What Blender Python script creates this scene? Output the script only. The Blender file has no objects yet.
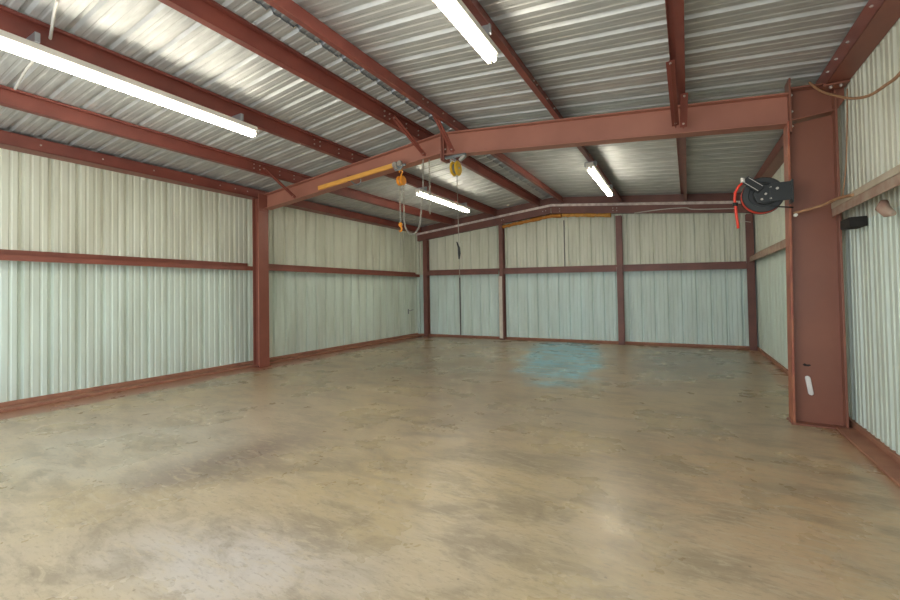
import bpy, bmesh, math, random
from mathutils import Vector, Matrix
random.seed(7)
S = 0.866                       # survey units to metres
scene = bpy.context.scene
COL = scene.collection

# ------------------------------------------------------------------ camera
cam_data = bpy.data.cameras.new('camera')
cam_data.sensor_width = 36.0
cam_data.sensor_fit = 'HORIZONTAL'
cam_data.lens = 418.15 / 900 * 36
cam_data.shift_x = (450 - 452.1) / 900
cam_data.shift_y = -(300 - 283.58) / 900
cam_data.clip_start = 0.02
cam_data.clip_end = 200
cam = bpy.data.objects.new('camera', cam_data)
COL.objects.link(cam)
fw = Vector((-0.48273116, 0.87550888, 0.02132677))
rt = Vector((0.87540361, 0.48308987, -0.01710842))
up = Vector((0.02528132, -0.01041076, 0.99962617))
M = Matrix((rt, up, -fw)).transposed().to_4x4()
M.translation = Vector((0, 0, 1.65 * S))
cam.matrix_world = M
scene.camera = cam

# ------------------------------------------------------------------ world, lights, exposure
world = bpy.data.worlds.new('daylight')
scene.world = world
world.use_nodes = True
wn, wl = world.node_tree.nodes, world.node_tree.links
wn.clear()
wo = wn.new('ShaderNodeOutputWorld'); bg = wn.new('ShaderNodeBackground')
tc = wn.new('ShaderNodeTexCoord'); sx = wn.new('ShaderNodeSeparateXYZ'); cr = wn.new('ShaderNodeValToRGB')
wl.new(tc.outputs['Generated'], sx.inputs[0]); 
mr = wn.new('ShaderNodeMapRange'); mr.inputs[1].default_value = -1; mr.inputs[2].default_value = 1
wl.new(sx.outputs['Z'], mr.inputs[0]); wl.new(mr.outputs[0], cr.inputs[0])
cr.color_ramp.elements[0].position = 0.44; cr.color_ramp.elements[0].color = (0.62, 0.58, 0.52, 1)
cr.color_ramp.elements[1].position = 0.56; cr.color_ramp.elements[1].color = (0.80, 0.90, 1.0, 1)
wl.new(cr.outputs[0], bg.inputs[0]); wl.new(bg.outputs[0], wo.inputs[0])
bg.inputs[1].default_value = 1.25

def area(name, loc, direction, sx_, sy_, energy, color, portal=False):
    l = bpy.data.lights.new(name, 'AREA'); l.shape = 'RECTANGLE'; l.size = sx_; l.size_y = sy_
    l.energy = energy; l.color = color
    if portal: l.cycles.is_portal = True
    o = bpy.data.objects.new(name, l); COL.objects.link(o)
    o.location = Vector(loc) * S
    o.rotation_euler = Vector(direction).to_track_quat('-Z', 'Y').to_euler()
    return o
area('door_daylight', (-3.65, -0.9, 1.9), (0, 1, 0.10), 9.6 * S, 3.4 * S, 120, (0.86, 0.94, 1.0))

scene.view_settings.view_transform = 'Standard'
scene.view_settings.look = 'None'
scene.view_settings.gamma = 1
scene.view_settings.use_curve_mapping = False
scene.view_settings.exposure = 0.52
TUBE = 28.0

# ------------------------------------------------------------------ helpers
ORIG = {}
class MB:
    """collects geometry in survey coordinates, links it as ONE mesh object"""
    def __init__(self): self.v = []; self.f = []; self.smooth = False
    def box(self, x0, x1, y0, y1, z0, z1):
        return self.hexa([(x0,y0,z0),(x1,y0,z0),(x1,y1,z0),(x0,y1,z0),(x0,y0,z1),(x1,y0,z1),(x1,y1,z1),(x0,y1,z1)])
    def hexa(self, P):
        n = len(self.v); self.v += [tuple(p) for p in P]
        self.f += [tuple(n+i for i in q) for q in ((0,3,2,1),(4,5,6,7),(0,1,5,4),(1,2,6,5),(2,3,7,6),(3,0,4,7))]
        return self
    def prism(self, prof, path_a, path_b, place):
        """closed profile extruded from a to b; place(u, v, t) -> xyz"""
        n = len(self.v); k = len(prof)
        for t in (path_a, path_b):
            self.v += [tuple(place(u, w, t)) for u, w in prof]
        for i in range(k):
            j = (i+1) % k; self.f.append((n+i, n+j, n+k+j, n+k+i))
        self.f.append(tuple(n+i for i in reversed(range(k)))); self.f.append(tuple(n+k+i for i in range(k)))
        return self
    def bar(self, a, b, w, t, upv=(0,0,1)):
        a = Vector(a); b = Vector(b); d = (b-a).normalized(); s = d.cross(Vector(upv))
        if s.length < 1e-4: s = d.cross(Vector((1,0,0)))
        s.normalize(); u = s.cross(d)
        P = []
        for p in (a, b):
            P += [p - s*w/2 - u*t/2, p + s*w/2 - u*t/2, p + s*w/2 + u*t/2, p - s*w/2 + u*t/2]
        return self.hexa([P[0],P[1],P[2],P[3],P[4],P[5],P[6],P[7]])
    def tube(self, pts, r, seg=10, closed=False):
        pts = [Vector(p) for p in pts]; n = len(self.v); m = len(pts); prev = None
        for i, p in enumerate(pts):
            if closed: d = pts[(i+1) % m] - pts[i-1]
            else: d = pts[min(i+1, m-1)] - pts[max(i-1, 0)]
            d.normalize()
            if prev is None:
                a = d.orthogonal().normalized()
            else:
                a = (prev - d*prev.dot(d)).normalized()
            prev = a; b = d.cross(a)
            rr = r[i] if isinstance(r, (list, tuple)) else r
            for k in range(seg):
                t = 2*math.pi*k/seg; self.v.append(tuple(p + a*math.cos(t)*rr + b*math.sin(t)*rr))
        rng = m if closed else m-1
        for i in range(rng):
            for k in range(seg):
                i2 = (i+1) % m; self.f.append((n+i*seg+k, n+i*seg+(k+1)%seg, n+i2*seg+(k+1)%seg, n+i2*seg+k))
        if not closed:
            self.f.append(tuple(n+k for k in reversed(range(seg)))); self.f.append(tuple(n+(m-1)*seg+k for k in range(seg)))
        self.smooth = True
        return self
    def cyl(self, a, b, r, seg=16, r2=None):
        s = self.smooth; self.tube([a, b], [r, r if r2 is None else r2], seg); self.smooth = s; return self
    def lathe(self, prof, c, axis='y', seg=40):
        """prof: list of (radius, offset along axis), closed loop -> ring body"""
        n = len(self.v); k = len(prof); c = Vector(c)
        for i in range(seg):
            t = 2*math.pi*i/seg; ca, sa = math.cos(t), math.sin(t)
            for r, h in prof:
                p = {'y': (r*ca, h, r*sa), 'x': (h, r*ca, r*sa), 'z': (r*ca, r*sa, h)}[axis]
                self.v.append(tuple(c + Vector(p)))
        for i in range(seg):
            i2 = (i+1) % seg
            for j in range(k):
                j2 = (j+1) % k; self.f.append((n+i*k+j, n+i*k+j2, n+i2*k+j2, n+i2*k+j))
        return self
    def poly(self, P2, y0, y1):
        """outline in XZ extruded along Y"""
        return self.prism(P2, y0, y1, lambda u, w, t: (u, t, w))
    def build(self, name, mat, parent=None, bevel=0.0, smooth=None):
        me = bpy.data.meshes.new(name)
        o = bpy.data.objects.new(name, me); COL.objects.link(o)
        org = ORIG.get(parent.name, Vector((0,0,0))) if parent else Vector((0,0,0))
        me.from_pydata([tuple((Vector(v) - org) * S) for v in self.v], [], self.f)
        bm = bmesh.new(); bm.from_mesh(me); bmesh.ops.recalc_face_normals(bm, faces=bm.faces); bm.to_mesh(me); bm.free()
        me.materials.append(mat)
        if smooth is None: smooth = self.smooth
        if smooth:
            for p_ in me.polygons: p_.use_smooth = len(p_.vertices) <= 4
        if bevel:
            b = o.modifiers.new('bevel', 'BEVEL'); b.width = bevel * S; b.segments = 2; b.limit_method = 'ANGLE'; b.angle_limit = math.radians(40)
        if parent:
            o.parent = parent; ORIG[o.name] = org
        else: ORIG[o.name] = Vector((0,0,0))
        return o

def tag(o, label, cat, group=None):
    o['label'] = label; o['category'] = cat
    if group: o['group'] = group
    return o
def thing(name, label, cat, loc, group=None):
    o = bpy.data.objects.new(name, None); COL.objects.link(o)
    o.empty_display_size = 0.1
    o.location = Vector(loc) * S; ORIG[o.name] = Vector(loc)
    return tag(o, label, cat, group)
def struct(o): o['kind'] = 'structure'; return o
def copy_tree(o, loc=None):
    def rec(a, par):
        c = a.copy(); COL.objects.link(c)
        if par: c.parent = par
        for ch in [x for x in list(COL.objects) if x.parent == a]: rec(ch, c)
        return c
    c = rec(o, None)
    if loc is not None: c.location = Vector(loc) * S
    return c

# ------------------------------------------------------------------ materials
def mat(name, col, rough=0.5, metal=0.0, col2=None, scale=6.0, bump=0.0, bscale=60.0, stretch=(1,1,1), spec=0.5, detail=4, lo=0.35, hi=0.65):
    m = bpy.data.materials.new(name); m.use_nodes = True
    nt = m.node_tree; b = nt.nodes['Principled BSDF']
    b.inputs['Base Color'].default_value = (*col, 1); b.inputs['Roughness'].default_value = rough; b.inputs['Metallic'].default_value = metal
    b.inputs['Specular IOR Level'].default_value = spec
    tc = nt.nodes.new('ShaderNodeTexCoord'); mp = nt.nodes.new('ShaderNodeMapping'); mp.inputs['Scale'].default_value = stretch
    nt.links.new(tc.outputs['Object'], mp.inputs[0])
    n = nt.nodes.new('ShaderNodeTexNoise'); n.inputs['Scale'].default_value = scale; n.inputs['Detail'].default_value = detail
    nt.links.new(mp.outputs[0], n.inputs[0])
    r = nt.nodes.new('ShaderNodeValToRGB'); r.color_ramp.elements[0].position = lo; r.color_ramp.elements[1].position = hi
    c2 = col2 or tuple(c * 0.85 for c in col)
    r.color_ramp.elements[0].color = (*col, 1); r.color_ramp.elements[1].color = (*c2, 1)
    nt.links.new(n.outputs[0], r.inputs[0]); nt.links.new(r.outputs[0], b.inputs['Base Color'])
    if bump:
        n2 = nt.nodes.new('ShaderNodeTexNoise'); n2.inputs['Scale'].default_value = bscale; nt.links.new(mp.outputs[0], n2.inputs[0])
        bp = nt.nodes.new('ShaderNodeBump'); bp.inputs['Strength'].default_value = bump; bp.inputs['Distance'].default_value = 0.01
        nt.links.new(n2.outputs[0], bp.inputs['Height']); nt.links.new(bp.outputs[0], b.inputs['Normal'])
    return m

RED = mat('red_oxide_primer', (0.27, 0.088, 0.058), 0.42, col2=(0.22, 0.072, 0.05), scale=2.5)
REDP = mat('red_purlin_paint', (0.235, 0.062, 0.044), 0.42, col2=(0.185, 0.048, 0.036), scale=3.0)
REDR = mat('faded_red_paint', (0.42, 0.175, 0.12), 0.5, col2=(0.36, 0.145, 0.10), scale=1.6)
REDC = mat('brown_red_paint', (0.26, 0.10, 0.064), 0.38, col2=(0.225, 0.088, 0.058), scale=1.6)
REDB = mat('dark_end_frame_paint', (0.215, 0.088, 0.068), 0.5, col2=(0.165, 0.068, 0.055), scale=3)
RUST = mat('orange_rust_edge', (0.45, 0.17, 0.07), 0.7, col2=(0.33, 0.10, 0.05), scale=9)
LEDGE = mat('rusty_base_paint', (0.36, 0.17, 0.10), 0.7, col2=(0.28, 0.12, 0.075), scale=5, bump=.3)
GALV = mat('galvanised_roof_sheet', (0.60, 0.61, 0.59), 0.55, 0.5, col2=(0.47, 0.48, 0.47), scale=3.0, stretch=(1, 6, 1), bump=0.08, bscale=40)
WALLM = mat('pale_mint_wall_sheet', (0.70, 0.735, 0.68), 0.45, 0.0, col2=(0.585, 0.60, 0.53), scale=2.2, stretch=(1.2, 1.2, 0.25), detail=6)
WALLB = mat('pale_mint_end_sheet', (0.67, 0.72, 0.68), 0.45, 0.0, col2=(0.57, 0.61, 0.555), scale=2.6, stretch=(1.5, 1.5, 0.2), detail=6)
GIRTW = mat('dusty_girt_paint', (0.42, 0.33, 0.25), 0.7, col2=(0.33, 0.20, 0.15), scale=7)
STEEL = mat('zinc_bolt', (0.62, 0.58, 0.52), 0.35, 0.8)
WHITEP = mat('white_enamel', (0.75, 0.72, 0.64), 0.4)
BLACK = mat('black_plastic', (0.012, 0.014, 0.015), 0.45)
BLACK2 = mat('charcoal_enamel', (0.022, 0.026, 0.027), 0.4)
HOSE = mat('red_rubber_hose', (0.85, 0.06, 0.03), 0.4)
YEL = mat('yellow_paint', (0.85, 0.52, 0.02), 0.35)
ORG = mat('orange_paint', (0.90, 0.33, 0.02), 0.35)
YBAR = mat('amber_wood_bar', (0.82, 0.42, 0.09), 0.5, col2=(0.70, 0.33, 0.06), scale=6, stretch=(1, 8, 8))
CHAIN = mat('dull_chain_steel', (0.45, 0.44, 0.38), 0.4, 0.7)
TROL = mat('cast_grey_steel', (0.26, 0.29, 0.30), 0.4, 0.5)
CABLE = mat('brown_cord', (0.33, 0.17, 0.09), 0.6, col2=(0.42, 0.24, 0.12), scale=20)
WIREW = mat('white_wire_jacket', (0.7, 0.68, 0.62), 0.5)
DARK = mat('dark_gap', (0.02, 0.018, 0.016), 0.9)
FOAM = mat('amber_spray_foam', (0.62, 0.27, 0.05), 0.8, col2=(0.50, 0.19, 0.03), scale=14, bump=.8, bscale=20)
FOAM2 = mat('pale_amber_foam', (0.72, 0.36, 0.08), 0.8, col2=(0.55, 0.26, 0.05), scale=14, bump=.8, bscale=20)
CLOSE = mat('white_foam_closure', (0.85, 0.76, 0.70), 0.8, col2=(0.6, 0.5, 0.45), scale=8)
PATCH = mat('white_patch_paint', (0.85, 0.80, 0.75), 0.6)
GREYM = mat('grey_zinc_trim', (0.42, 0.44, 0.46), 0.4, 0.6)

def two_tone(m, upper, lower, z):
    """splits the sheet tint by height: cream above the girt line, mint below"""
    nt = m.node_tree; N = nt.nodes; b = N['Principled BSDF']; src = b.inputs['Base Color'].links[0].from_socket
    tc = N.new('ShaderNodeTexCoord'); sp = N.new('ShaderNodeSeparateXYZ'); nt.links.new(tc.outputs['Object'], sp.inputs[0])
    gt = N.new('ShaderNodeMath'); gt.operation = 'GREATER_THAN'; gt.inputs[1].default_value = z * S; nt.links.new(sp.outputs['Z'], gt.inputs[0])
    c = N.new('ShaderNodeMix'); c.data_type = 'RGBA'; nt.links.new(gt.outputs[0], c.inputs[0]); c.inputs[6].default_value = (*lower, 1); c.inputs[7].default_value = (*upper, 1)
    mx = N.new('ShaderNodeMix'); mx.data_type = 'RGBA'; mx.blend_type = 'MULTIPLY'; mx.inputs[0].default_value = 1
    nt.links.new(src, mx.inputs[6]); nt.links.new(c.outputs[2], mx.inputs[7]); nt.links.new(mx.outputs[2], b.inputs['Base Color'])
two_tone(WALLM, (0.97, 0.96, 0.87), (0.93, 1.02, 0.98), 2.35)
two_tone(WALLB, (1.08, 1.03, 0.92), (1.03, 1.13, 1.13), 2.35)

def emit(name, col, s):
    m = bpy.data.materials.new(name); m.use_nodes = True; b = m.node_tree.nodes['Principled BSDF']
    b.inputs['Base Color'].default_value = (0.9, 0.9, 0.9, 1); b.inputs['Emission Color'].default_value = (*col, 1); b.inputs['Emission Strength'].default_value = s
    return m
LAMP = emit('lit_fluorescent_tube', (1.0, 0.93, 0.78), TUBE)

def floor_material():
    m = bpy.data.materials.new('worn_concrete'); m.use_nodes = True
    nt = m.node_tree; N = nt.nodes; L = nt.links; b = N['Principled BSDF']
    tc = N.new('ShaderNodeTexCoord')
    def noise(scale, detail=5, rough=0.6, stretch=(1,1,1), dist=0.0, rz=0):
        mp = N.new('ShaderNodeMapping'); mp.inputs['Scale'].default_value = stretch; mp.inputs['Rotation'].default_value = (0,0,rz); L.new(tc.outputs['Object'], mp.inputs[0])
        n = N.new('ShaderNodeTexNoise'); n.inputs['Scale'].default_value = scale; n.inputs['Detail'].default_value = detail
        n.inputs['Roughness'].default_value = rough; n.inputs['Distortion'].default_value = dist; L.new(mp.outputs[0], n.inputs[0]); return n.outputs[0]
    def ramp(src, lo, hi, a=0.0, c=1.0):
        r = N.new('ShaderNodeMapRange'); r.interpolation_type = 'SMOOTHSTEP'
        for k, v in enumerate((lo, hi, a, c)): r.inputs[k+1].default_value = v
        L.new(src, r.inputs[0]); return r.outputs[0]
    def mix(fac, A, B):
        x = N.new('ShaderNodeMix'); x.data_type = 'RGBA'
        if isinstance(fac, float): x.inputs[0].default_value = fac
        else: L.new(fac, x.inputs[0])
        for i, s in ((6, A), (7, B)):
            if isinstance(s, tuple): x.inputs[i].default_value = (*s, 1)
            else: L.new(s, x.inputs[i])
        return x.outputs[2]
    warp = noise(1.3, 4)
    def blob(cx, cy, rx, ry, rz=0.0, amt=1.0, soft=0.55):
        mp = N.new('ShaderNodeMapping'); mp.vector_type = 'TEXTURE'
        mp.inputs['Location'].default_value = (cx*S, cy*S, 0); mp.inputs['Rotation'].default_value = (0,0,rz); mp.inputs['Scale'].default_value = (rx*S, ry*S, 1)
        L.new(tc.outputs['Object'], mp.inputs[0])
        ln = N.new('ShaderNodeVectorMath'); ln.operation = 'LENGTH'; L.new(mp.outputs[0], ln.inputs[0])
        ad = N.new('ShaderNodeMath'); ad.operation = 'MULTIPLY_ADD'; L.new(warp, ad.inputs[0]); ad.inputs[1].default_value = 0.9; L.new(ln.outputs['Value'], ad.inputs[2])
        return ramp(ad.outputs[0], 1.45, 1.45 - soft, 0.0, amt)
    base = mix(ramp(noise(0.55, 5, .6), .38, .62), (0.49, 0.385, 0.225), (0.46, 0.375, 0.265))
    # worn and spilled areas of the slab, toned zones, and two painted-in reflections
    base = mix(blob(-2.5, 1.6, 1.2, .65, .3, .55, .8), base, (0.56, 0.53, 0.51))  # pale sky reflection near the doorway, painted into the slab colour
    base = mix(blob(-5.3, 2.3, 1.8, 1.2, .3, .5), base, (0.44, 0.43, 0.38))
    base = mix(blob(-4.0, 2.75, .65, 1.4, -.15, .85, .8), base, (0.22, 0.165, 0.13))
    base = mix(blob(-0.35, 4.6, .45, 1.1, .2, .42, .9), base, (0.17, 0.145, 0.10))
    base = mix(blob(-1.5, 3.9, .9, .3, .2, .35), base, (0.2, 0.17, 0.12))
    base = mix(blob(-5.2, 8.6, 3.0, 3.2, 0, .55, .8), base, (0.24, 0.235, 0.18))
    base = mix(blob(0.0, 10.8, 2.0, 3.6, 0.1, .75, .8), base, (0.20, 0.21, 0.205))
    base = mix(blob(-2.75, 10.8, 1.15, 4.3, 0.22, .95, .45), base, (0.24, 0.62, 0.76))  # blue floor reflection painted into the concrete colour, tilted along the view ray
    base = mix(blob(0.6, 4.1, 1.5, 2.6, 0, .75, .9), base, (0.50, 0.34, 0.20))
    base = mix(ramp(noise(1.7, 7, .65, (1, 2.2, 1), .6, .5), .42, .64, 0, .62), base, (0.25, 0.20, 0.135))
    base = mix(ramp(noise(5.0, 8, .72, (1, 3.5, 1), .8, .9), .48, .66, 0, .7), base, (0.52, 0.43, 0.30))
    base = mix(ramp(noise(14, 7, .75, (1, 3, 1), .3, .3), .50, .68, 0, .45), base, (0.20, 0.165, 0.12))
    # rust dust washed along the left and right walls
    sep = N.new('ShaderNodeSeparateXYZ'); L.new(tc.outputs['Object'], sep.inputs[0])
    wn_ = N.new('ShaderNodeMath'); wn_.operation = 'MULTIPLY_ADD'; L.new(noise(.9, 5), wn_.inputs[0]); wn_.inputs[1].default_value = 0.55; L.new(sep.outputs['X'], wn_.inputs[2])
    base = mix(ramp(wn_.outputs[0], -8.15*S + .275, -8.30*S + .275, 0, .9), base, (0.33, 0.135, 0.075))
    base = mix(ramp(wn_.outputs[0], 1.38*S + .24, 1.50*S + .24, 0, .7), base, (0.38, 0.19, 0.10))
    yb = N.new('ShaderNodeMath'); yb.operation = 'MULTIPLY_ADD'; L.new(noise(.9, 5), yb.inputs[0]); yb.inputs[1].default_value = 0.4; L.new(sep.outputs['Y'], yb.inputs[2])
    base = mix(ramp(yb.outputs[0], 13.35*S + .2, 13.5*S + .2, 0, .8), base, (0.33, 0.14, 0.09))
    # specks
    vo = N.new('ShaderNodeTexVoronoi'); vo.inputs['Scale'].default_value = 4.2; L.new(tc.outputs['Object'], vo.inputs[0])
    base = mix(ramp(vo.outputs['Distance'], .045, .02, 0, .5), base, (0.08, 0.07, 0.05))
    L.new(base, b.inputs['Base Color'])
    rr = ramp(noise(1.1, 5), .35, .7, .25, .38); L.new(rr, b.inputs['Roughness'])
    b.inputs['Specular IOR Level'].default_value = 0.45
    bp = N.new('ShaderNodeBump'); bp.inputs['Strength'].default_value = .12; bp.inputs['Distance'].default_value = .01
    L.new(noise(9, 7, .7, (1, 2, 1), .5, .6), bp.inputs['Height']); L.new(bp.outputs[0], b.inputs['Normal'])
    return m
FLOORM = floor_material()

# ------------------------------------------------------------------ building dimensions (survey units)
XL, XR, XM = -9.0, 1.70, -3.68
Y0, YF, YB = -0.7, 6.5, 13.6
ZR = 4.50                                  # underside of purlins at the ridge
def zp(x): return ZR - 0.1 * abs(x - XM)   # underside of purlins / top of rafters
RIB = 0.352
PD = 0.20                                  # purlin depth

# floor
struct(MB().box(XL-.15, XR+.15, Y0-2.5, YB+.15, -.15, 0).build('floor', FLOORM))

def rib_profile(t0, t1, phase, major=.036, minor=.006, wmaj=(.080, .034), wmin=(.045, .022)):
    """(t, height) points of a ribbed sheet between t0 and t1"""
    pts = [(t0, 0.0)]; k = math.floor((t0 - phase) / RIB)
    while phase + k*RIB < t1:
        c = phase + k*RIB
        for off, h, (wb, wt) in ((0, major, wmaj), (RIB/3, minor, wmin), (2*RIB/3, minor, wmin)):
            for d, hh in ((-wb/2, 0), (-wt/2, h), (wt/2, h), (wb/2, 0)):
                t = c + off + d
                if t0 < t < t1: pts.append((t, hh))
        k += 1
    pts.append((t1, 0.0)); return pts

def sheet(name, t0, t1, phase, place, u0, u1, material, thick=.008, major=.036, minor=.006, usteps=1):
    pr = rib_profile(t0, t1, phase, major, minor); m = MB()
    n = len(pr)
    us = [u0 + (u1-u0)*i/usteps for i in range(usteps+1)]
    for side in (0, thick):
        for u in us:
            for t, h in pr: m.v.append(tuple(place(t, u, h + side)))
    rows = len(us)
    for s in range(2):
        for r in range(rows-1):
            for i in range(n-1):
                a = s*rows*n + r*n + i; q = (a, a+1, a+n+1, a+n); m.f.append(q if s else q[::-1])
    B = rows*n
    for i in range(n-1):
        m.f.append((i, i+1, B+i+1, B+i)); a = (rows-1)*n + i; m.f.append((a, a+1, B+a+1, B+a))
    for r in range(rows-1):
        a = r*n; m.f.append((a, a+n, B+a+n, B+a)); a = r*n + n-1; m.f.append((a, a+n, B+a+n, B+a))
    return m

# walls (ribs bulge outward, so from inside they read as grooves)
struct(sheet('w', Y0, YB, 2.45, lambda t, u, h: (XL - h, t, u), .09, 4.16, WALLM, major=.05, minor=.011).build('wall_left', WALLM))
struct(sheet('w', Y0, YB, 2.30, lambda t, u, h: (XR + h, t, u), .05, 4.16, WALLM, major=.06, minor=.014).build('wall_right', WALLM))
# end wall with sloping top
mb = MB(); pr = rib_profile(XL, XR, -8.80, .05, .012); n = len(pr)
for side in (0, .008):
    for lvl in (0, 1):
        for t, h in pr: mb.v.append((t, YB + h + side, .05 if lvl == 0 else zp(t) + .245))
for s in range(2):
    for i in range(n-1):
        a = s*2*n + i; mb.f.append((a, a+1, a+n+1, a+n))
for i in range(n-1):
    mb.f.append((i, i+1, 2*n+i+1, 2*n+i)); mb.f.append((n+i, n+i+1, 3*n+i+1, 3*n+i))
struct(mb.build('wall_back', WALLB))

# roof sheets, one per slope
for a, b_, side in ((XL-.1, XM-.13, 'left'), (XM+.13, XR+.1, 'right')):
    o = sheet('r', Y0, YB, 4.47-.10, lambda t, u, h: (u, t, zp(u) + PD + .012 + h), a, b_, GALV).build('ceiling', GALV)
    struct(o)
# ridge cap: ribbed formed piece
struct(sheet('r', Y0, YB, 4.47-.10, lambda t, u, h: (XM + u, t, ZR + PD + .035 - .1*abs(u) + h), -.22, .22, GREYM, usteps=2, major=.05).build('trim_1', GREYM))

# base ledges
def base(name, f):
    m = MB(); f(m); return struct(m.build(name, LEDGE, bevel=.008))
base('baseboard_left', lambda m: (m.box(XL-.05, XL+.22, Y0, YB, 0, .05), m.box(XL-.02, XL+.03, Y0, YB, .05, .115)))
base('baseboard_right', lambda m: (m.box(XR-.20, XR+.05, Y0, YF-.15, 0, .03), m.box(XR-.03, XR+.02, Y0, YB, .0, .085)))
base('baseboard_back', lambda m: (m.box(XL+.22, XR-.03, YB-.09, YB+.05, 0, .02), m.box(XL, XR, YB-.03, YB+.03, .02, .085)))
# front wall header over the open doorway behind the camera, and its jambs
m = MB(); m.box(XL-.05, XR+.05, Y0-.12, Y0-.02, 3.75, 4.0); m.prism([(XL,4.0),(XR,4.0),(XR,zp(XR)+.16),(XM,ZR+.16),(XL,zp(XL)+.16)], Y0-.12, Y0-.02, lambda u, w, t: (u, t, w))
struct(m.build('wall_front', WALLM))

# light-coloured closure strip and rake channel above the end rafter
def slope_bar(m, xa, xb, y0, y1, d0, d1):
    """bar following the roof slope between heights zp+d0 and zp+d1"""
    for a, b_ in ((xa, min(xb, XM)), (max(xa, XM), xb)):
        if b_ - a < .01: continue
        m.hexa([(a,y0,zp(a)+d0),(b_,y0,zp(b_)+d0),(b_,y1,zp(b_)+d0),(a,y1,zp(a)+d0),(a,y0,zp(a)+d1),(b_,y0,zp(b_)+d1),(b_,y1,zp(b_)+d1),(a,y1,zp(a)+d1)])
m = MB(); slope_bar(m, XL+.05, XR-.05, YB-.17, YB-.10, -.125, -.03); struct(m.build('trim_2', CLOSE))
m = MB(); slope_bar(m, XL+.02, XR-.02, YB-.128, YB-.02, -.03, .03); slope_bar(m, XL+.02, XR-.02, YB-.06, YB-.02, .03, .208); struct(m.build('trim_3', REDB))
# sheet lap seams on the end wall
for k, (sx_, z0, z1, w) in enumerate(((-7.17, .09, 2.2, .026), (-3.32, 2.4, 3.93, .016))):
    struct(MB().box(sx_-w, sx_+w, YB-.012, YB-.002, z0, z1).build('trim_%d' % (4+k), mat('dark_seam_%d' % k, (.13,.13,.12), .8)))
# corner flashing
struct(MB().box(XL+.005, XL+.10, YB-.09, YB-.01, .09, 4.05).build('trim_6', WALLB))
struct(MB().box(XR-.10, XR-.005, YB-.03, YB-.01, .09, 3.98).build('trim_7', GREYM))

# ------------------------------------------------------------------ bolts
BOLT = None
def bolt(parent, p, axis, r=.016, h=.014, name='bolt', m=None):
    b = MB(); p = Vector(p); a = Vector(axis).normalized()
    b.cyl(p, p + a*h, r, 6); b.cyl(p + a*h, p + a*(h*1.7), r*.5, 6)
    return b.build(name, m or STEEL, parent)

# ------------------------------------------------------------------ columns
def plate_y(m, x0, x1, z0, z1, y0, y1): m.box(x0, x1, y0, y1, z0, z1)

# right main column
t = thing('steel_column', 'wide red-brown steel column standing against the right wall, hose reel on its edge', 'column', (1.38, YF, 0))
MB().poly([(1.14,.02),(1.60,.02),(1.60,3.68),(1.18,3.64)], YF-.008, YF+.008).build('web', REDC, t)
MB().poly([(1.12,.02),(1.142,.02),(1.182,3.66),(1.160,3.66)], YF-.12, YF+.12).build('inner_flange', mat('flange_rust_red', (.42,.15,.08), .5, col2=(.30,.08,.05), scale=5), t, bevel=.003)
MB().poly([(1.60,.02),(1.622,.02),(1.622,4.10),(1.60,4.10)], YF-.12, YF+.12).build('outer_flange', REDC, t, bevel=.003)
MB().box(1.10, 1.66, YF-.14, YF+.14, 0, .02).build('base_plate', REDC, t, bevel=.003)
MB().poly([(1.21,3.70),(1.60,3.72),(1.60,4.02),(1.21,4.055)], YF-.008, YF+.008).build('knee_web', REDC, t)
MB().poly([(1.182,3.655),(1.60,3.695),(1.60,3.715),(1.182,3.675)], YF-.11, YF+.11).build('stiffener', REDC, t, bevel=.003)
MB().poly([(1.19,4.045),(1.62,4.005),(1.62,4.025),(1.19,4.065)], YF-.12, YF+.12).build('cap_plate', REDC, t, bevel=.003)
ep = MB().poly([(1.186,3.52),(1.206,3.52),(1.206,4.18),(1.186,4.18)], YF-.12, YF+.12).build('end_plate', REDC, t, bevel=.003)
for z in (3.60, 3.68, 3.78, 3.98, 4.12):
    bolt(ep, (1.205, YF-.07, z), (1,0,0))
for x, z in ((1.30, .70),):
    MB().poly([(1.245,.705),(1.265,.722),(1.285,.71),(1.315,.712),(1.325,.700),(1.30,.688),(1.262,.690)], YF-.011, YF-.007).build('cable_slot', DARK, t)
m = MB(); m.v = []; pts = []
for k in range(24):
    a = 2*math.pi*k/24; ex, ez = math.cos(a)*.027, (.085 if math.sin(a) > 0 else -.085) + math.sin(a)*.03
    pts.append((1.30 + ex + .15*-ez*.9, .46 + ez))
tag(MB().poly(pts, YF-.03, YF-.009).build('plastic_cover', PATCH, bevel=.008), 'white oblong plastic cover low on the wide red-brown column', 'cover')

# left main column
t = thing('steel_column', 'slim red steel column against the left wall, holding the left end of the rafter', 'column', (-8.72, YF-.12, 0))
cy = YF - .10
MB().box(-8.80, -8.54, cy-.008, cy+.008, .02, 3.66).build('web', RED, t)
MB().box(-8.54, -8.52, cy-.13, cy+.13, .02, 3.66).build('inner_flange', RED, t, bevel=.003)
MB().box(-8.82, -8.80, cy-.08, cy+.08, .02, 3.96).build('outer_flange', RED, t, bevel=.003)
MB().box(-8.83, -8.49, cy-.15, cy+.16, 0, .02).build('base_plate', RED, t, bevel=.003)
MB().box(-8.54, -8.51, cy-.13, cy+.13, 3.60, 4.02).build('end_plate', RED, t, bevel=.003)
MB().box(-8.80, -8.54, cy-.008, cy+.008, 3.66, 3.93).build('knee_web', RED, t)
MB().tube([(-8.57, cy-.10, .05), (-8.57, cy-.10, 3.35)], .016, 8).build('conduit', mat('pale_rust_pipe', (.55,.24,.17), .4), t)
for z in (3.72, 3.95): bolt(t, (-8.54, cy-.09, z), (-1,0,0))

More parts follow.
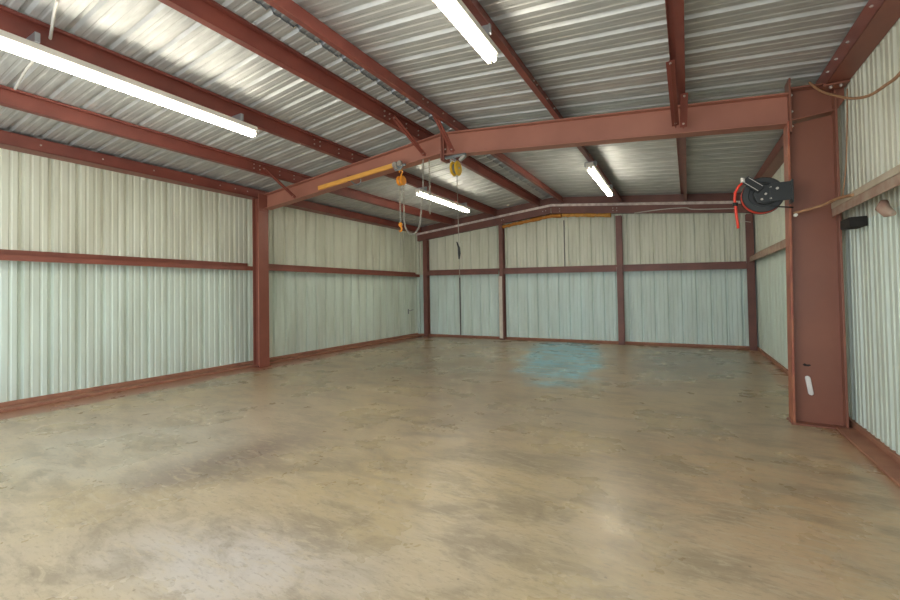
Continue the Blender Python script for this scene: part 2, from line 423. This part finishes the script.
# end-wall columns
def channel_col(x0, x1, z1, label, name='end_wall_post', m=REDB, lower=None):
    t = thing(name, label, 'post', ((x0+x1)/2, YB-.1, 0), 'posts of the back wall')
    d0, d1 = YB-.19, YB-.01
    MB().box(x0, x1, d0, d0+.012, .0, z1).build('front_flange', m, t, bevel=.003)
    MB().box((x0+x1)/2-.006, (x0+x1)/2+.006, d0+.012, d1-.012, .0, z1).build('web', m, t)
    MB().box(x0, x1, d1-.012, d1, .09, z1).build('rear_flange', m, t)
    MB().box(x0-.02, x1+.02, d0-.02, d0, 0, .012).build('base_plate', m, t)
    return t
channel_col(-8.65, -8.47, 3.70, 'dark red post at the far left corner of the back wall')
m_half = mat('half_painted_post', (.24,.085,.075), .5)
t = channel_col(-5.53, -5.38, 3.98, 'thin back wall post under the left end of the amber foam, cream below the girt', lower=True)
o = MB().box(-5.56, -5.43, YB-.205, YB-.192, .05, 2.18).build('cover_strip', mat('cream_post_cover', (.66,.60,.52), .6), t); o['label'] = 'cream strip covering the lower post'
channel_col(-1.73, -1.56, 3.88, 'dark brown post right of the middle of the back wall')
channel_col(1.51, 1.665, 3.60, 'dark brown post at the far right corner of the back wall')

# ------------------------------------------------------------------ rafters
def rafter(name, label, xa, xb, da, db, yc, w, m, th=.018, loc=None):
    t = thing(name, label, 'rafter', (xa, yc, zp(xa)-da))
    A, B = zp(xa), zp(xb)
    MB().poly([(xa,A-da+th),(xb,B-db+th),(xb,B-th),(xa,A-th)], yc-.007, yc+.007).build('web', m, t)
    MB().poly([(xa,A-th),(xb,B-th),(xb,B),(xa,A)], yc-w, yc+w).build('top_flange', m, t, bevel=.003)
    MB().poly([(xa,A-da),(xb,B-db),(xb,B-db+th),(xa,A-da+th)], yc-w, yc+w).build('bottom_flange', m, t, bevel=.003)
    return t
r1 = rafter('rafter', 'faded red main rafter rising from the left column to the ridge', -8.508, XM-.035, .34, .36, YF, .10, REDR)
MB().box(XM-.035, XM-.008, YF-.11, YF+.11, zp(XM)-.50, zp(XM)+.03).build('ridge_plate', RED, r1, bevel=.003)
r2 = rafter('rafter', 'faded red main rafter running from the ridge to the wide right column', XM+.035, 1.186, .40, .38, YF, .10, REDR)
MB().box(XM+.008, XM+.035, YF-.11, YF+.11, zp(XM)-.50, zp(XM)+.03).build('ridge_plate', RED, r2, bevel=.003)
for z in (zp(XM)-.46, zp(XM)-.30, zp(XM)-.08):
    bolt(r1, (XM-.035, YF-.07, z), (-1,0,0)); bolt(r2, (XM+.035, YF-.07, z), (1,0,0))
for x in (-2.2,): pass
e1 = rafter('end_rafter', 'dark red rafter along the top of the back wall, left of the ridge', XL+.12, XM-.01, .01, .01, YB-.12, .07, REDB)
for o in [x for x in list(COL.objects) if x.parent == e1]: bpy.data.objects.remove(o)
e2 = thing('end_rafter', 'dark red rafter along the top of the back wall, right of the ridge', 'rafter', (XM, YB-.12, 3.9))
def end_r(t, xa, xb):
    hi, lo = -.115, -.34
    MB().poly([(xa,zp(xa)+lo),(xb,zp(xb)+lo),(xb,zp(xb)+hi),(xa,zp(xa)+hi)], YB-.205, YB-.195).build('web', REDB, t)
    for d0, d1, n_ in ((lo, lo+.012, 'bottom_flange'), (hi-.012, hi, 'top_flange')):
        MB().poly([(xa,zp(xa)+d0),(xb,zp(xb)+d0),(xb,zp(xb)+d1),(xa,zp(xa)+d1)], YB-.195, YB-.055).build(n_, REDB, t)
end_r(e1, XL+.12, XM-.01); end_r(e2, XM+.01, XR-.05)
for x in (-5.4, -5.32, -3.95, -3.85): bolt(e1, (x, YB-.205, zp(x)-.22), (0,-1,0), r=.014)
for x in (-3.4, -1.79, -1.68): 
    for d in (-.19, -.27): bolt(e2, (x, YB-.205, zp(x)+d), (0,-1,0), r=.014)

# ------------------------------------------------------------------ purlins
DRIFT = 0.010                              # the purlin lines run slightly out of parallel
def purlin(xw, side, label, ya=Y0, yb=YB-.13, group='roof purlins'):
    """Z section; side=+1: top flange toward +x, bottom flange toward -x"""
    t = thing('roof_purlin', label, 'purlin', (xw, ya, zp(xw)))
    zb = zp(xw); th = .008; f = .075; sl = .1 if xw < XM else -.1
    def Z(x): return zb + sl*(x - xw)
    def SK(m, P2): return m.prism(P2, ya, yb, lambda u, w, t: (u + DRIFT*(t-YF), t, w))
    b0 = xw - side*f
    wb = SK(MB(), [(xw-th/2,zb+.004),(xw+th/2,zb+.004),(xw+th/2,zb+PD-.004),(xw-th/2,zb+PD-.004)]).build('web', REDP, t)
    o = MB()
    SK(o, [(b0,Z(b0)-.0),(xw+side*th/2,zb),(xw+side*th/2,zb+th),(b0,Z(b0)+th)])
    SK(o, [(b0,Z(b0)+th),(b0+side*th,Z(b0)+th),(b0+side*th,Z(b0)+.03),(b0,Z(b0)+.03)])
    o.build('bottom_flange', REDP, t)
    t0 = xw + side*f; o = MB()
    SK(o, [(xw-side*th/2,zb+PD-th),(t0,Z(t0)+PD-th),(t0,Z(t0)+PD),(xw-side*th/2,zb+PD)])
    SK(o, [(t0-side*th,Z(t0)+PD-.03),(t0,Z(t0)+PD-.03),(t0,Z(t0)+PD-th),(t0-side*th,Z(t0)+PD-th)])
    o.build('top_flange', REDP, t)
    s = 1 if xw < 0.05 else -1
    for y in (YF-1.15, YF-1.02, YF-.55, YF-.18):
        for z in (.06, .14): bolt(wb, (xw + DRIFT*(y-YF) + s*th/2, y, zb+z), (s,0,0), r=.012)
    # seating clip on the end rafter
    MB().box(xw+.085, xw+.095, yb-.16, yb-.02, zb-.03, zb+.17).build('clip', REDB, t)
    return t
PX = [(-7.40, 1, 'red roof purlin on the left slope nearest the left wall'),
      (-5.72, 1, 'red roof purlin on the left slope carrying the two left strip lights'),
      (-4.14, 1, 'red roof purlin directly left of the ridge gap'),
      (-3.40, -1, 'red roof purlin directly right of the ridge gap'),
      (-1.66, -1, 'red roof purlin on the right slope carrying the two right strip lights'),
      (0.02, -1, 'red roof purlin on the right slope nearest the right wall')]
for x, s, lab in PX: purlin(x, s, lab)

def eave(label, x_in, x_out, z0):
    s = 1 if x_out > x_in else -1
    t = thing('eave_strut', label, 'eave strut', (x_in, Y0, z0))
    z1 = z0 + .19
    MB().poly([(x_in, z0), (x_in+s*.008, z0), (x_in+s*.008, z1), (x_in, z1)], Y0, YB-.13).build('web', REDP, t)
    MB().poly([(x_in, z0-.002), (x_out, z0-.012), (x_out, z0-.002), (x_in, z0+.008)], Y0, YB-.13).build('bottom_flange', RED, t)
    MB().poly([(x_in, z1), (x_out, z1-.012), (x_out, z1-.004), (x_in, z1+.008)], Y0, YB-.13).build('top_flange', REDP, t)
    for y in (2.6, 3.4, 4.2, 4.9, 5.5, 5.85, 6.15): bolt(t, (x_in, y, z0+.10), (-s,0,0), r=.013)
    return t
eave('red eave strut running along the top of the left wall', -8.75, XL+.005, 3.965)
eave('red eave strut running along the top of the right wall', 1.50, XR-.005, 3.965)
# bracket tying the right eave strut to the column
t = thing('eave_bracket', 'red triangular bracket bolted between the wide column top and the right eave strut', 'bracket', (1.64, YF-.13, 3.7))
MB().poly([(1.625,3.70),(1.69,3.80),(1.69,3.955),(1.625,3.955)], YF-.10, YF-.085).build('gusset', REDC, t)
MB().box(1.46, 1.69, YF-.30, YF-.125, 3.93, 3.948).build('plate', REDC, t)
for x in (1.54, 1.63): bolt(t, (x, YF-.24, 3.93), (0,0,-1), r=.018, m=STEEL)

# ------------------------------------------------------------------ girts
def girt_x(label, xw, s, y0, y1, z, h, m, dep=.20, sag=0, group=None):
    """wall girt on a side wall: deep horizontal web with turned-down inner lip. s=+1 projects toward +x"""
    t = thing('wall_girt', label, 'girt', (xw, y0, z))
    x1 = xw + s*dep
    MB().box(min(xw,x1), max(xw,x1), y0, y1, z-.008, z).build('web', m, t)
    MB().box(min(x1,x1-s*.008), max(x1,x1-s*.008), y0, y1, z-h, z).build('lip', m, t, bevel=.002)
    MB().box(min(xw,xw+s*.008), max(xw,xw+s*.008), y0, y1, z-.008, z+.08).build('wall_flange', m, t)
    return t
girt_x('thin red girt across the left wall, camera side of the slim column', XL+.005, 1, Y0, YF-.19, 2.34, .10, RED)
girt_x('thin red girt across the left wall between the slim column and the back corner', XL+.005, 1, YF+.03, YB-.2, 2.36, .10, RED)
g1 = girt_x('dusty tan girt on the right wall, camera side of the wide column', XR-.005, -1, Y0, YF-.13, 2.60, .15, GIRTW, .16)
MB().box(1.525, 1.534, Y0, YF-.16, 2.54, 2.605).build('cover_board', mat('tan_board', (.50,.43,.33), .7, col2=(.42,.34,.25), scale=5), g1, bevel=.003)
girt_x('dusty tan and red girt on the right wall behind the wide column', XR-.005, -1, YF+.13, YB-.2, 2.46, .14, GIRTW, .14)
def girt_y(label, x0, x1, za, zb_):
    t = thing('wall_girt', label, 'girt', (x0, YB, za))
    for n_, y0, y1, lo, hi in (('web', YB-.19, YB-.015, -.008, 0), ('lip', YB-.198, YB-.19, -.15, 0), ('wall_flange', YB-.023, YB-.015, 0, .06)):
        MB().hexa([(x0,y0,za+lo),(x1,y0,zb_+lo),(x1,y1,zb_+lo),(x0,y1,za+lo),(x0,y0,za+hi),(x1,y0,zb_+hi),(x1,y1,zb_+hi),(x0,y1,za+hi)]).build(n_, REDB, t)
def gz(x): return 2.455 - (x+8.5)/10*.165
girt_y('dark red girt on the back wall between the left corner post and the thin post', -8.46, -5.565, gz(-8.46), gz(-5.57))
girt_y('dark red girt on the back wall below the amber foam', -5.375, -1.735, gz(-5.38), gz(-1.84))
girt_y('dark red girt on the back wall between the brown post and the right corner post', -1.555, 1.505, gz(-1.61), gz(1.43))

# ------------------------------------------------------------------ flange braces
def brace(a, b_, label):
    t = thing('flange_brace', label, 'brace', a)
    MB().bar(a, b_, .012, .06, (0,1,0)).build('angle_leg', REDP, t)
    d = (Vector(b_)-Vector(a)).normalized()
    MB().bar(Vector(a)+Vector((0,-.022,0)), Vector(b_)+Vector((0,-.022,0)), .085, .012, (0,1,0)).build('flat_leg', REDP, t)
    for p in (Vector(a)+d*.04, Vector(b_)-d*.04): bolt(t, p+Vector((.0,-.03,0)), (0,-1,0), r=.014)
    return t
brace((-7.36, YF-.95, 4.24), (-7.42, YF-.13, 3.80), 'red diagonal brace at the rafter, nearest the slim left column')
brace((-4.10, YF-.95, 4.56), (-4.02, YF-.13, 4.14), 'red diagonal brace on the rafter just left of the ridge plates')
brace((-3.46, YF-.75, 4.58), (-3.44, YF-.13, 4.10), 'thin dark red diagonal brace on the rafter just right of the ridge plates')
brace((-0.06, YF-1.30, 4.16), (-0.03, YF-.14, 3.84), 'bright red flat brace crossing the rafter beside the purlin nearest the right wall')
brace((0.08, YF-.45, 4.12), (0.06, YF-.14, 3.80), 'short dark brace tucked behind the bright red flat brace')

# ------------------------------------------------------------------ strip lights
def strip_light(loc, label, first=None):
    """origin: centre of the underside of the housing"""
    if first: 
        c = copy_tree(first, loc); c['label'] = label; return c
    x, y, z = loc; L = 2.75
    t = thing('strip_light', label, 'light', loc, 'fluorescent strip lights')
    hs = MB().poly([(x-.035,z),(x+.035,z),(x+.07,z+.03),(x+.07,z+.09),(x-.07,z+.09),(x-.07,z+.03)], y-L/2, y+L/2).build('housing', WHITEP, t, bevel=.003)
    for s in (-1, 1):
        for e in (-1, 1):
            ye = y + e*(L/2 - .012)
            MB().poly([(x+s*.034-.022,z+.004),(x+s*.034+.022,z+.004),(x+s*.034+.018,z-.055),(x+s*.034-.018,z-.055)], ye-.012, ye+.012).build('lamp_socket', WHITEP, hs, bevel=.004)
        MB().cyl((x+s*.034, y-L/2+.03, z-.034), (x+s*.034, y+L/2-.03, z-.034), .019, 14).build('tube', LAMP, t, smooth=True)
    for e in (-.8, .8):
        MB().box(x-.14, x+.10, y+e*L/2-.02, y+e*L/2+.02, z+.09, z+.185).build('mounting_clip', GREYM, hs)
    return t
L1 = strip_light((-5.64, 2.72, 4.115), 'long white strip light at the upper left, the nearest on the left purlin')
strip_light((-5.60, 9.85, 4.10), 'small distant strip light hanging behind the chain hoist', L1)
strip_light((-1.70, 2.68, 4.115), 'bright white strip light cut off by the top edge of the photo', L1)
strip_light((-1.58, 10.0, 4.11), 'small distant strip light right of the ridge, beyond the main rafter', L1)

# ------------------------------------------------------------------ amber bar under the rafter, clamp
t = thing('hoist_bar', 'amber yellow bar fixed along the lower edge of the left rafter', 'bar', (-6.8, YF-.13, 3.9))
MB().bar((-6.70, YF-.13, 3.905), (-4.70, YF-.13, 4.075), .05, .085, (0,0,1)).build('bar', YBAR, t, bevel=.006)
MB().bar((-5.88, YF-.13, 3.93), (-5.85, YF-.13, 4.05), .075, .035, (0,1,0)).build('clamp', RED, t)
MB().tube([(-5.80,YF-.12,3.93),(-5.72,YF-.12,3.86),(-5.62,YF-.12,3.83),(-5.55,YF-.12,3.87),(-5.55,YF-.12,3.93)], .014, 8).build('hook', TROL, t)

# ------------------------------------------------------------------ chain hoist on its trolley
def chain_mesh(m, pts, link=.045, wire=.0055):
    pts = [Vector(p) for p in pts]; segs = []; 
    tot = sum((pts[i+1]-pts[i]).length for i in range(len(pts)-1)); n = int(tot / (link*.78))
    def at(d):
        for i in range(len(pts)-1):
            l = (pts[i+1]-pts[i]).length
            if d <= l or i == len(pts)-2: return pts[i] + (pts[i+1]-pts[i]) * min(1, d/l), (pts[i+1]-pts[i]).normalized()
            d -= l
    for k in range(n):
        c, d = at((k+.5)*tot/n); a = d.orthogonal().normalized(); b = d.cross(a)
        if abs(d.z) > .3: a = Vector((1,0,0)); a = (a-d*a.dot(d)).normalized(); b = d.cross(a)
        w = a if k % 2 else b
        ring = []
        for j in range(10):
            q = 2*math.pi*j/10; ring.append(c + d*math.cos(q)*link*.5 + w*math.sin(q)*link*.30)
        m.tube(ring, wire, 5, closed=True)
tx, ty, tz = -4.60, YF-.13, 4.04
t = thing('beam_trolley', 'grey steel beam trolley clamped under the left rafter at the end of the amber bar', 'trolley', (tx, ty, tz))
MB().poly([(tx-.11,tz-.02),(tx-.06,tz-.10),(tx+.07,tz-.10),(tx+.12,tz-.01),(tx+.09,tz+.07),(tx-.08,tz+.07)], ty-.055, ty-.035).build('side_plate', TROL, t, bevel=.006)
for dx, dz in ((-.055, .015), (.06, .02)):
    MB().lathe([(0.004,-.10),(.045,-.10),(.055,-.085),(.055,-.055),(.004,-.055)], (tx+dx, ty, tz+dz), 'y', 20).build('wheel', STEEL, t)
MB().cyl((tx, ty-.12, tz-.06), (tx, ty+.08, tz-.06), .020, 10).build('axle', STEEL, t)
MB().box(tx+.09, tx+.17, ty-.05, ty-.02, tz-.03, tz+.01).build('stop_lug', TROL, t, bevel=.004)

hx, hy, hz = -4.54, YF-.16, 3.745
t = thing('chain_hoist', 'orange hand chain hoist hanging from the grey trolley with looping chains', 'hoist', (hx, hy, hz))
for dx in (-.038, .038):
    m = MB(); m.lathe([(.004,-.026),(.075,-.026),(.092,-.010),(.092,.010),(.075,.026),(.004,.026)], (hx+dx, hy, hz), 'x', 26)
    m.build('housing', ORG, t)
MB().lathe([(.004,-.015),(.06,-.015),(.06,.015),(.004,.015)], (hx, hy, hz), 'x', 20).build('chain_wheel', TROL, t)
o = MB().tube([(hx,hy,hz+.07),(hx,hy,hz+.11),(hx+.03,hy,hz+.15),(hx+.02,hy,hz+.20),(hx-.03,hy,hz+.20),(hx-.04,hy,hz+.16)], .014, 8).build('top_hook', ORG, t)
m = MB(); chain_mesh(m, [(hx-.03,hy,hz-.08),(hx-.03,hy,2.97)]); m.build('load_chain', CHAIN, t)
m = MB(); m.lathe([(.004,-.02),(.035,-.02),(.045,0),(.035,.02),(.004,.02)], (hx-.03,hy,2.93), 'y', 18)
m.tube([(hx-.03,hy,2.90),(hx-.005,hy,2.86),(hx-.01,hy,2.81),(hx-.045,hy,2.80),(hx-.07,hy,2.83)], [.016,.018,.016,.012,.006], 8)
m.build('bottom_hook', ORG, t)
loop = [(hx+.05,hy,hz-.08)]
for k in range(0, 21):
    q = math.pi*k/20; cx_ = (hx+.05 + -4.12)/2; r = (-4.12-(hx+.05))/2
    loop.append((cx_ - r*math.cos(q) * (1-.0*q), hy, 3.05 - math.sin(q)*.32 + .0))
loop.append((-4.06, hy, 3.5)); loop.append((-4.05, hy, 4.06))
m = MB(); chain_mesh(m, loop); m.build('hand_chain', CHAIN, t)
m = MB(); chain_mesh(m, [(-3.92,hy,4.04),(-3.92,hy,3.06)]); m.build('slack_chain', CHAIN, t)
MB().tube([(hx-.035,hy,2.80),(hx-.03,hy,2.30)], .005, 6).build('tail_cord', CHAIN, t)

# yellow pulley
px_, py_, pz_ = -3.40, YF-.13, 3.80
t = thing('pulley', 'yellow snatch-block pulley with a long cord hanging below the ridge', 'pulley', (px_, py_, pz_))
for dx in (-.045, .045):
    MB().lathe([(.018,-.016),(.115,-.016),(.130,0),(.115,.016),(.018,.016)], (px_+dx, py_, pz_), 'x', 30).build('cheek_plate', YEL, t)
MB().lathe([(.012,-.028),(.085,-.028),(.060,0),(.085,.028),(.012,.028)], (px_, py_, pz_), 'x', 30).build('wheel', TROL, t)
MB().cyl((px_-.07,py_,pz_), (px_+.07,py_,pz_), .018, 10).build('axle', STEEL, t)
m = MB(); m.tube([(px_,py_,pz_+.08),(px_,py_,pz_+.16),(px_-.06,py_,pz_+.20),(px_-.17,py_,pz_+.21)], .014, 8); m.box(px_-.20, px_+.20, py_-.03, py_+.03, pz_+.20, pz_+.235); m.build('hanger', TROL, t)
MB().bar((px_+.08,py_,pz_+.13),(px_+.19,py_,pz_+.20), .05, .05).build('shackle', STEEL, t)
MB().tube([(px_+.035,py_-.03,pz_-.05),(px_+.05,py_-.03,2.45),(px_+.055,py_-.03,1.9)], .006, 6).build('pull_cord', CHAIN, t)
MB().tube([(px_+.01,py_-.03,2.52),(px_+.05,py_-.03,2.42),(px_+.055,py_-.03,2.32),(px_+.05,py_-.03,2.22)], [.010,.020,.026,.012], 8).build('handle', BLACK, t)

# ------------------------------------------------------------------ hose reel
rx, ry, rz = .885, YF-.16, 2.775
t = thing('hose_reel', 'black air hose reel with red hose mounted on the edge of the wide column', 'hose reel', (rx, ry, rz))
MB().lathe([(.02,.055),(.215,.055),(.222,.062),(.215,.070),(.02,.070)], (rx, ry, rz), 'y', 56).build('rear_disc', BLACK, t)
MB().lathe([(.150,-.070),(.205,-.070),(.215,-.060),(.205,-.050),(.150,-.050),(.145,-.060)], (rx, ry, rz), 'y', 56).build('front_rim', BLACK2, t)
MB().lathe([(.02,-.060),(.152,-.060),(.152,-.050),(.02,-.050)], (rx, ry, rz), 'y', 48).build('front_disc', BLACK, t)
m = MB()
for r_, dy in ((.18,-.033),(.18,0),(.18,.033),(.200,-.017),(.200,.017),(.200,.045)):
    ring = [(rx + r_*math.cos(2*math.pi*k/48), ry+dy, rz + r_*math.sin(2*math.pi*k/48)) for k in range(48)]
    m.tube(ring, .017, 8, closed=True)
m.build('wound_hose', HOSE, t)
MB().lathe([(.004,-.085),(.115,-.085),(.125,-.075),(.125,-.062),(.004,-.062)], (rx+.02, ry, rz+.0), 'y', 40).build('hub', BLACK, t)
hp = MB().poly([(rx-.06,rz-.10),(rx+.14,rz-.10),(rx+.14,rz+.10),(rx-.03,rz+.12),(rx-.10,rz+.02)], ry-.10, ry-.086).build('hub_plate', BLACK2, t, bevel=.004)
MB().poly([(rx+.06,rz-.10),(1.17,rz-.10),(1.17,rz+.12),(rx+.06,rz+.12)], ry-.118, ry-.102).build('mounting_arm', BLACK2, t, bevel=.004)
MB().box(1.150, 1.168, ry-.13, ry+.12, rz-.13, rz+.14).build('mounting_plate', BLACK2, t, bevel=.003)
a = Vector((rx-.02, ry-.125, rz+.055)); b_ = Vector((.70, ry-.125, 2.975))
ga = MB().bar(a, b_, .02, .105, (0,0,1)).build('guide_arm', BLACK, t, bevel=.004)
d = (b_-a).normalized(); nn = Vector((-d.z, 0, d.x))
for s in (-1, 1):
    MB().bar(a + nn*.035*s + Vector((0,-.013,0)) + d*.02, b_ + nn*.035*s + Vector((0,-.013,0)) - d*.02, .004, .006, (0,0,1)).build('guide_rail', STEEL, ga)
MB().box(.675, .70, ry-.14, ry-.10, 2.94, 2.99).build('roller_bracket', STEEL, ga, bevel=.004)
MB().cyl((.675,ry-.10,2.93),(.675,ry-.10,3.00), .018, 10).build('roller', WHITEP, ga)
MB().tube([(.675,ry-.12,2.935),(.635,ry-.12,2.90),(.600,ry-.12,2.83),(.590,ry-.12,2.74),(.597,ry-.12,2.66),(.602,ry-.12,2.56),(.612,ry-.12,2.46),(.618,ry-.12,2.38)], .015, 10).build('hose_end', HOSE, t)
MB().tube([(.597,ry-.12,2.70),(.593,ry-.12,2.66)], [.03,.03], 12).build('stop_ball', BLACK, t)
for dx, dz in ((.07,.075),(-.02,-.06),(.07,-.06),(.02,.0)):
    bolt(hp, (rx+dx, ry-.10, rz+dz), (0,-1,0), r=.014)
bolt(t, (rx+.13, ry-.118, rz+.05), (0,-1,0), r=.016)
MB().tube([(rx+.06,ry-.10,rz-.14),(rx+.14,ry-.09,rz-.165),(1.17,ry-.05,rz-.185)], .008, 8).build('inlet_hose', BLACK, t)

# ------------------------------------------------------------------ cords, rods, wires
def cord(name, pts, r, m, label, cat, seg=8):
    # Catmull-Rom smoothing
    P = [Vector(p) for p in pts]; out = []
    for i in range(len(P)-1):
        p0, p1, p2, p3 = P[max(i-1,0)], P[i], P[i+1], P[min(i+2,len(P)-1)]
        for k in range(8):
            s = k/8; out.append(.5*((2*p1)+(p2-p0)*s+(2*p0-5*p1+4*p2-p3)*s*s+(3*p1-p0-3*p2+p3)*s**3))
    out.append(P[-1])
    return tag(MB().tube(out, r, seg).build(name, m), label, cat)
cord('cord', [(1.37,6.34,4.06),(1.43,6.15,3.86),(1.49,5.75,3.62),(1.50,5.4,3.46),(1.50,5.03,3.34),(1.50,4.7,3.29),(1.50,4.45,3.27),(1.51,3.9,3.33),(1.56,3.3,3.55),(1.66,2.9,3.8)], .013, CABLE, 'brown cord sagging from the wide column top along the right wall', 'cord')
cord('pipe', [(1.19,6.36,2.53),(1.30,6.30,2.55),(1.42,6.22,2.575),(1.50,6.0,2.60),(1.515,5.6,2.56)], .015, CABLE, 'thin rusty pipe crossing the wide column up to the tan girt', 'pipe')
tag(MB().cyl((1.195,6.34,2.50),(1.195,6.30,2.50),.02,10).build('pipe_fitting', WHITEP), 'small white fitting at the end of the thin rusty pipe on the column', 'fitting')
cord('wire', [(1.60,13.30,3.35),(1.35,13.28,3.40),(1.25,13.30,3.32),(1.20,13.35,3.15),(1.18,13.38,3.0)], .008, WIREW, 'thin pale wire curling off the far right corner post', 'wire')
cord('wire', [(-5.2,1.66,4.53),(-5.40,1.70,4.49),(-5.62,1.75,4.42),(-5.9,1.80,4.38),(-6.6,1.84,4.33),(-7.20,1.90,4.27)], .014, WIREW, 'white wire lying across the roof sheet at the upper left', 'wire')
cord('wire', [(1.665,6.20,3.85),(1.66,6.24,3.4),(1.65,6.28,3.0),(1.62,6.33,2.62)], .007, CABLE, 'thin dark wire down the right wall beside the wide column', 'wire')
cord('conduit', [(-1.2,YB-.222,3.90),(-.5,YB-.222,3.93),(0.1,YB-.222,3.91),(.35,YB-.222,3.84),(1.3,YB-.222,3.76)], .012, WIREW, 'thin pale conduit along the face of the right end rafter', 'conduit')
t = thing('junction_box', 'small grey box hanging under the tan right wall girt', 'box', (1.60, 5.9, 2.3))
MB().box(1.55, 1.69, 5.85, 6.15, 2.27, 2.37).build('box', DARK, t, bevel=.005)
m = MB(); m.tube([(1.60,5.15,2.40),(1.58,5.12,2.34),(1.60,5.08,2.29),(1.62,5.02,2.27)], [.03,.05,.045,.02], 10)
tag(m.build('rag', GIRTW), 'dusty tan rag bunched under the right wall girt', 'rag')
t = thing('wall_latch', 'small dark latch on the left wall near the back corner', 'latch', (XL+.01, 13.0, .95))
MB().box(XL+.005, XL+.03, 12.85, 12.90, .88, 1.06).build('plate', TROL, t, bevel=.004)
MB().tube([(XL+.03,12.88,1.0),(XL+.07,12.95,1.0),(XL+.07,13.12,1.03)], .012, 8).build('lever', TROL, t)

# foam along the top of the back wall
def foam(label, x0, x1, m, w0, w1, nm='foam_strip'):
    mb = MB(); N = 26; rs = random.Random(3); P = []; R = []
    for k in range(N+1):
        s = k/N; x = x0 + (x1-x0)*s
        P.append((x, YB-.14, zp(x)-.43 + (w0+(w1-w0)*s) + rs.uniform(-.008,.008))); R.append(.058 + rs.uniform(-.012,.012))
    mb.tube(P, R, 8); return tag(mb.build(nm, m), label, 'foam')
foam('dark amber strip of foam sealing the back wall under the left end rafter', -5.40, -3.36, FOAM, -.01, .02)
foam('pale amber strip of foam sealing the back wall between the ridge and the brown post', -3.33, -1.86, FOAM2, .04, .03)
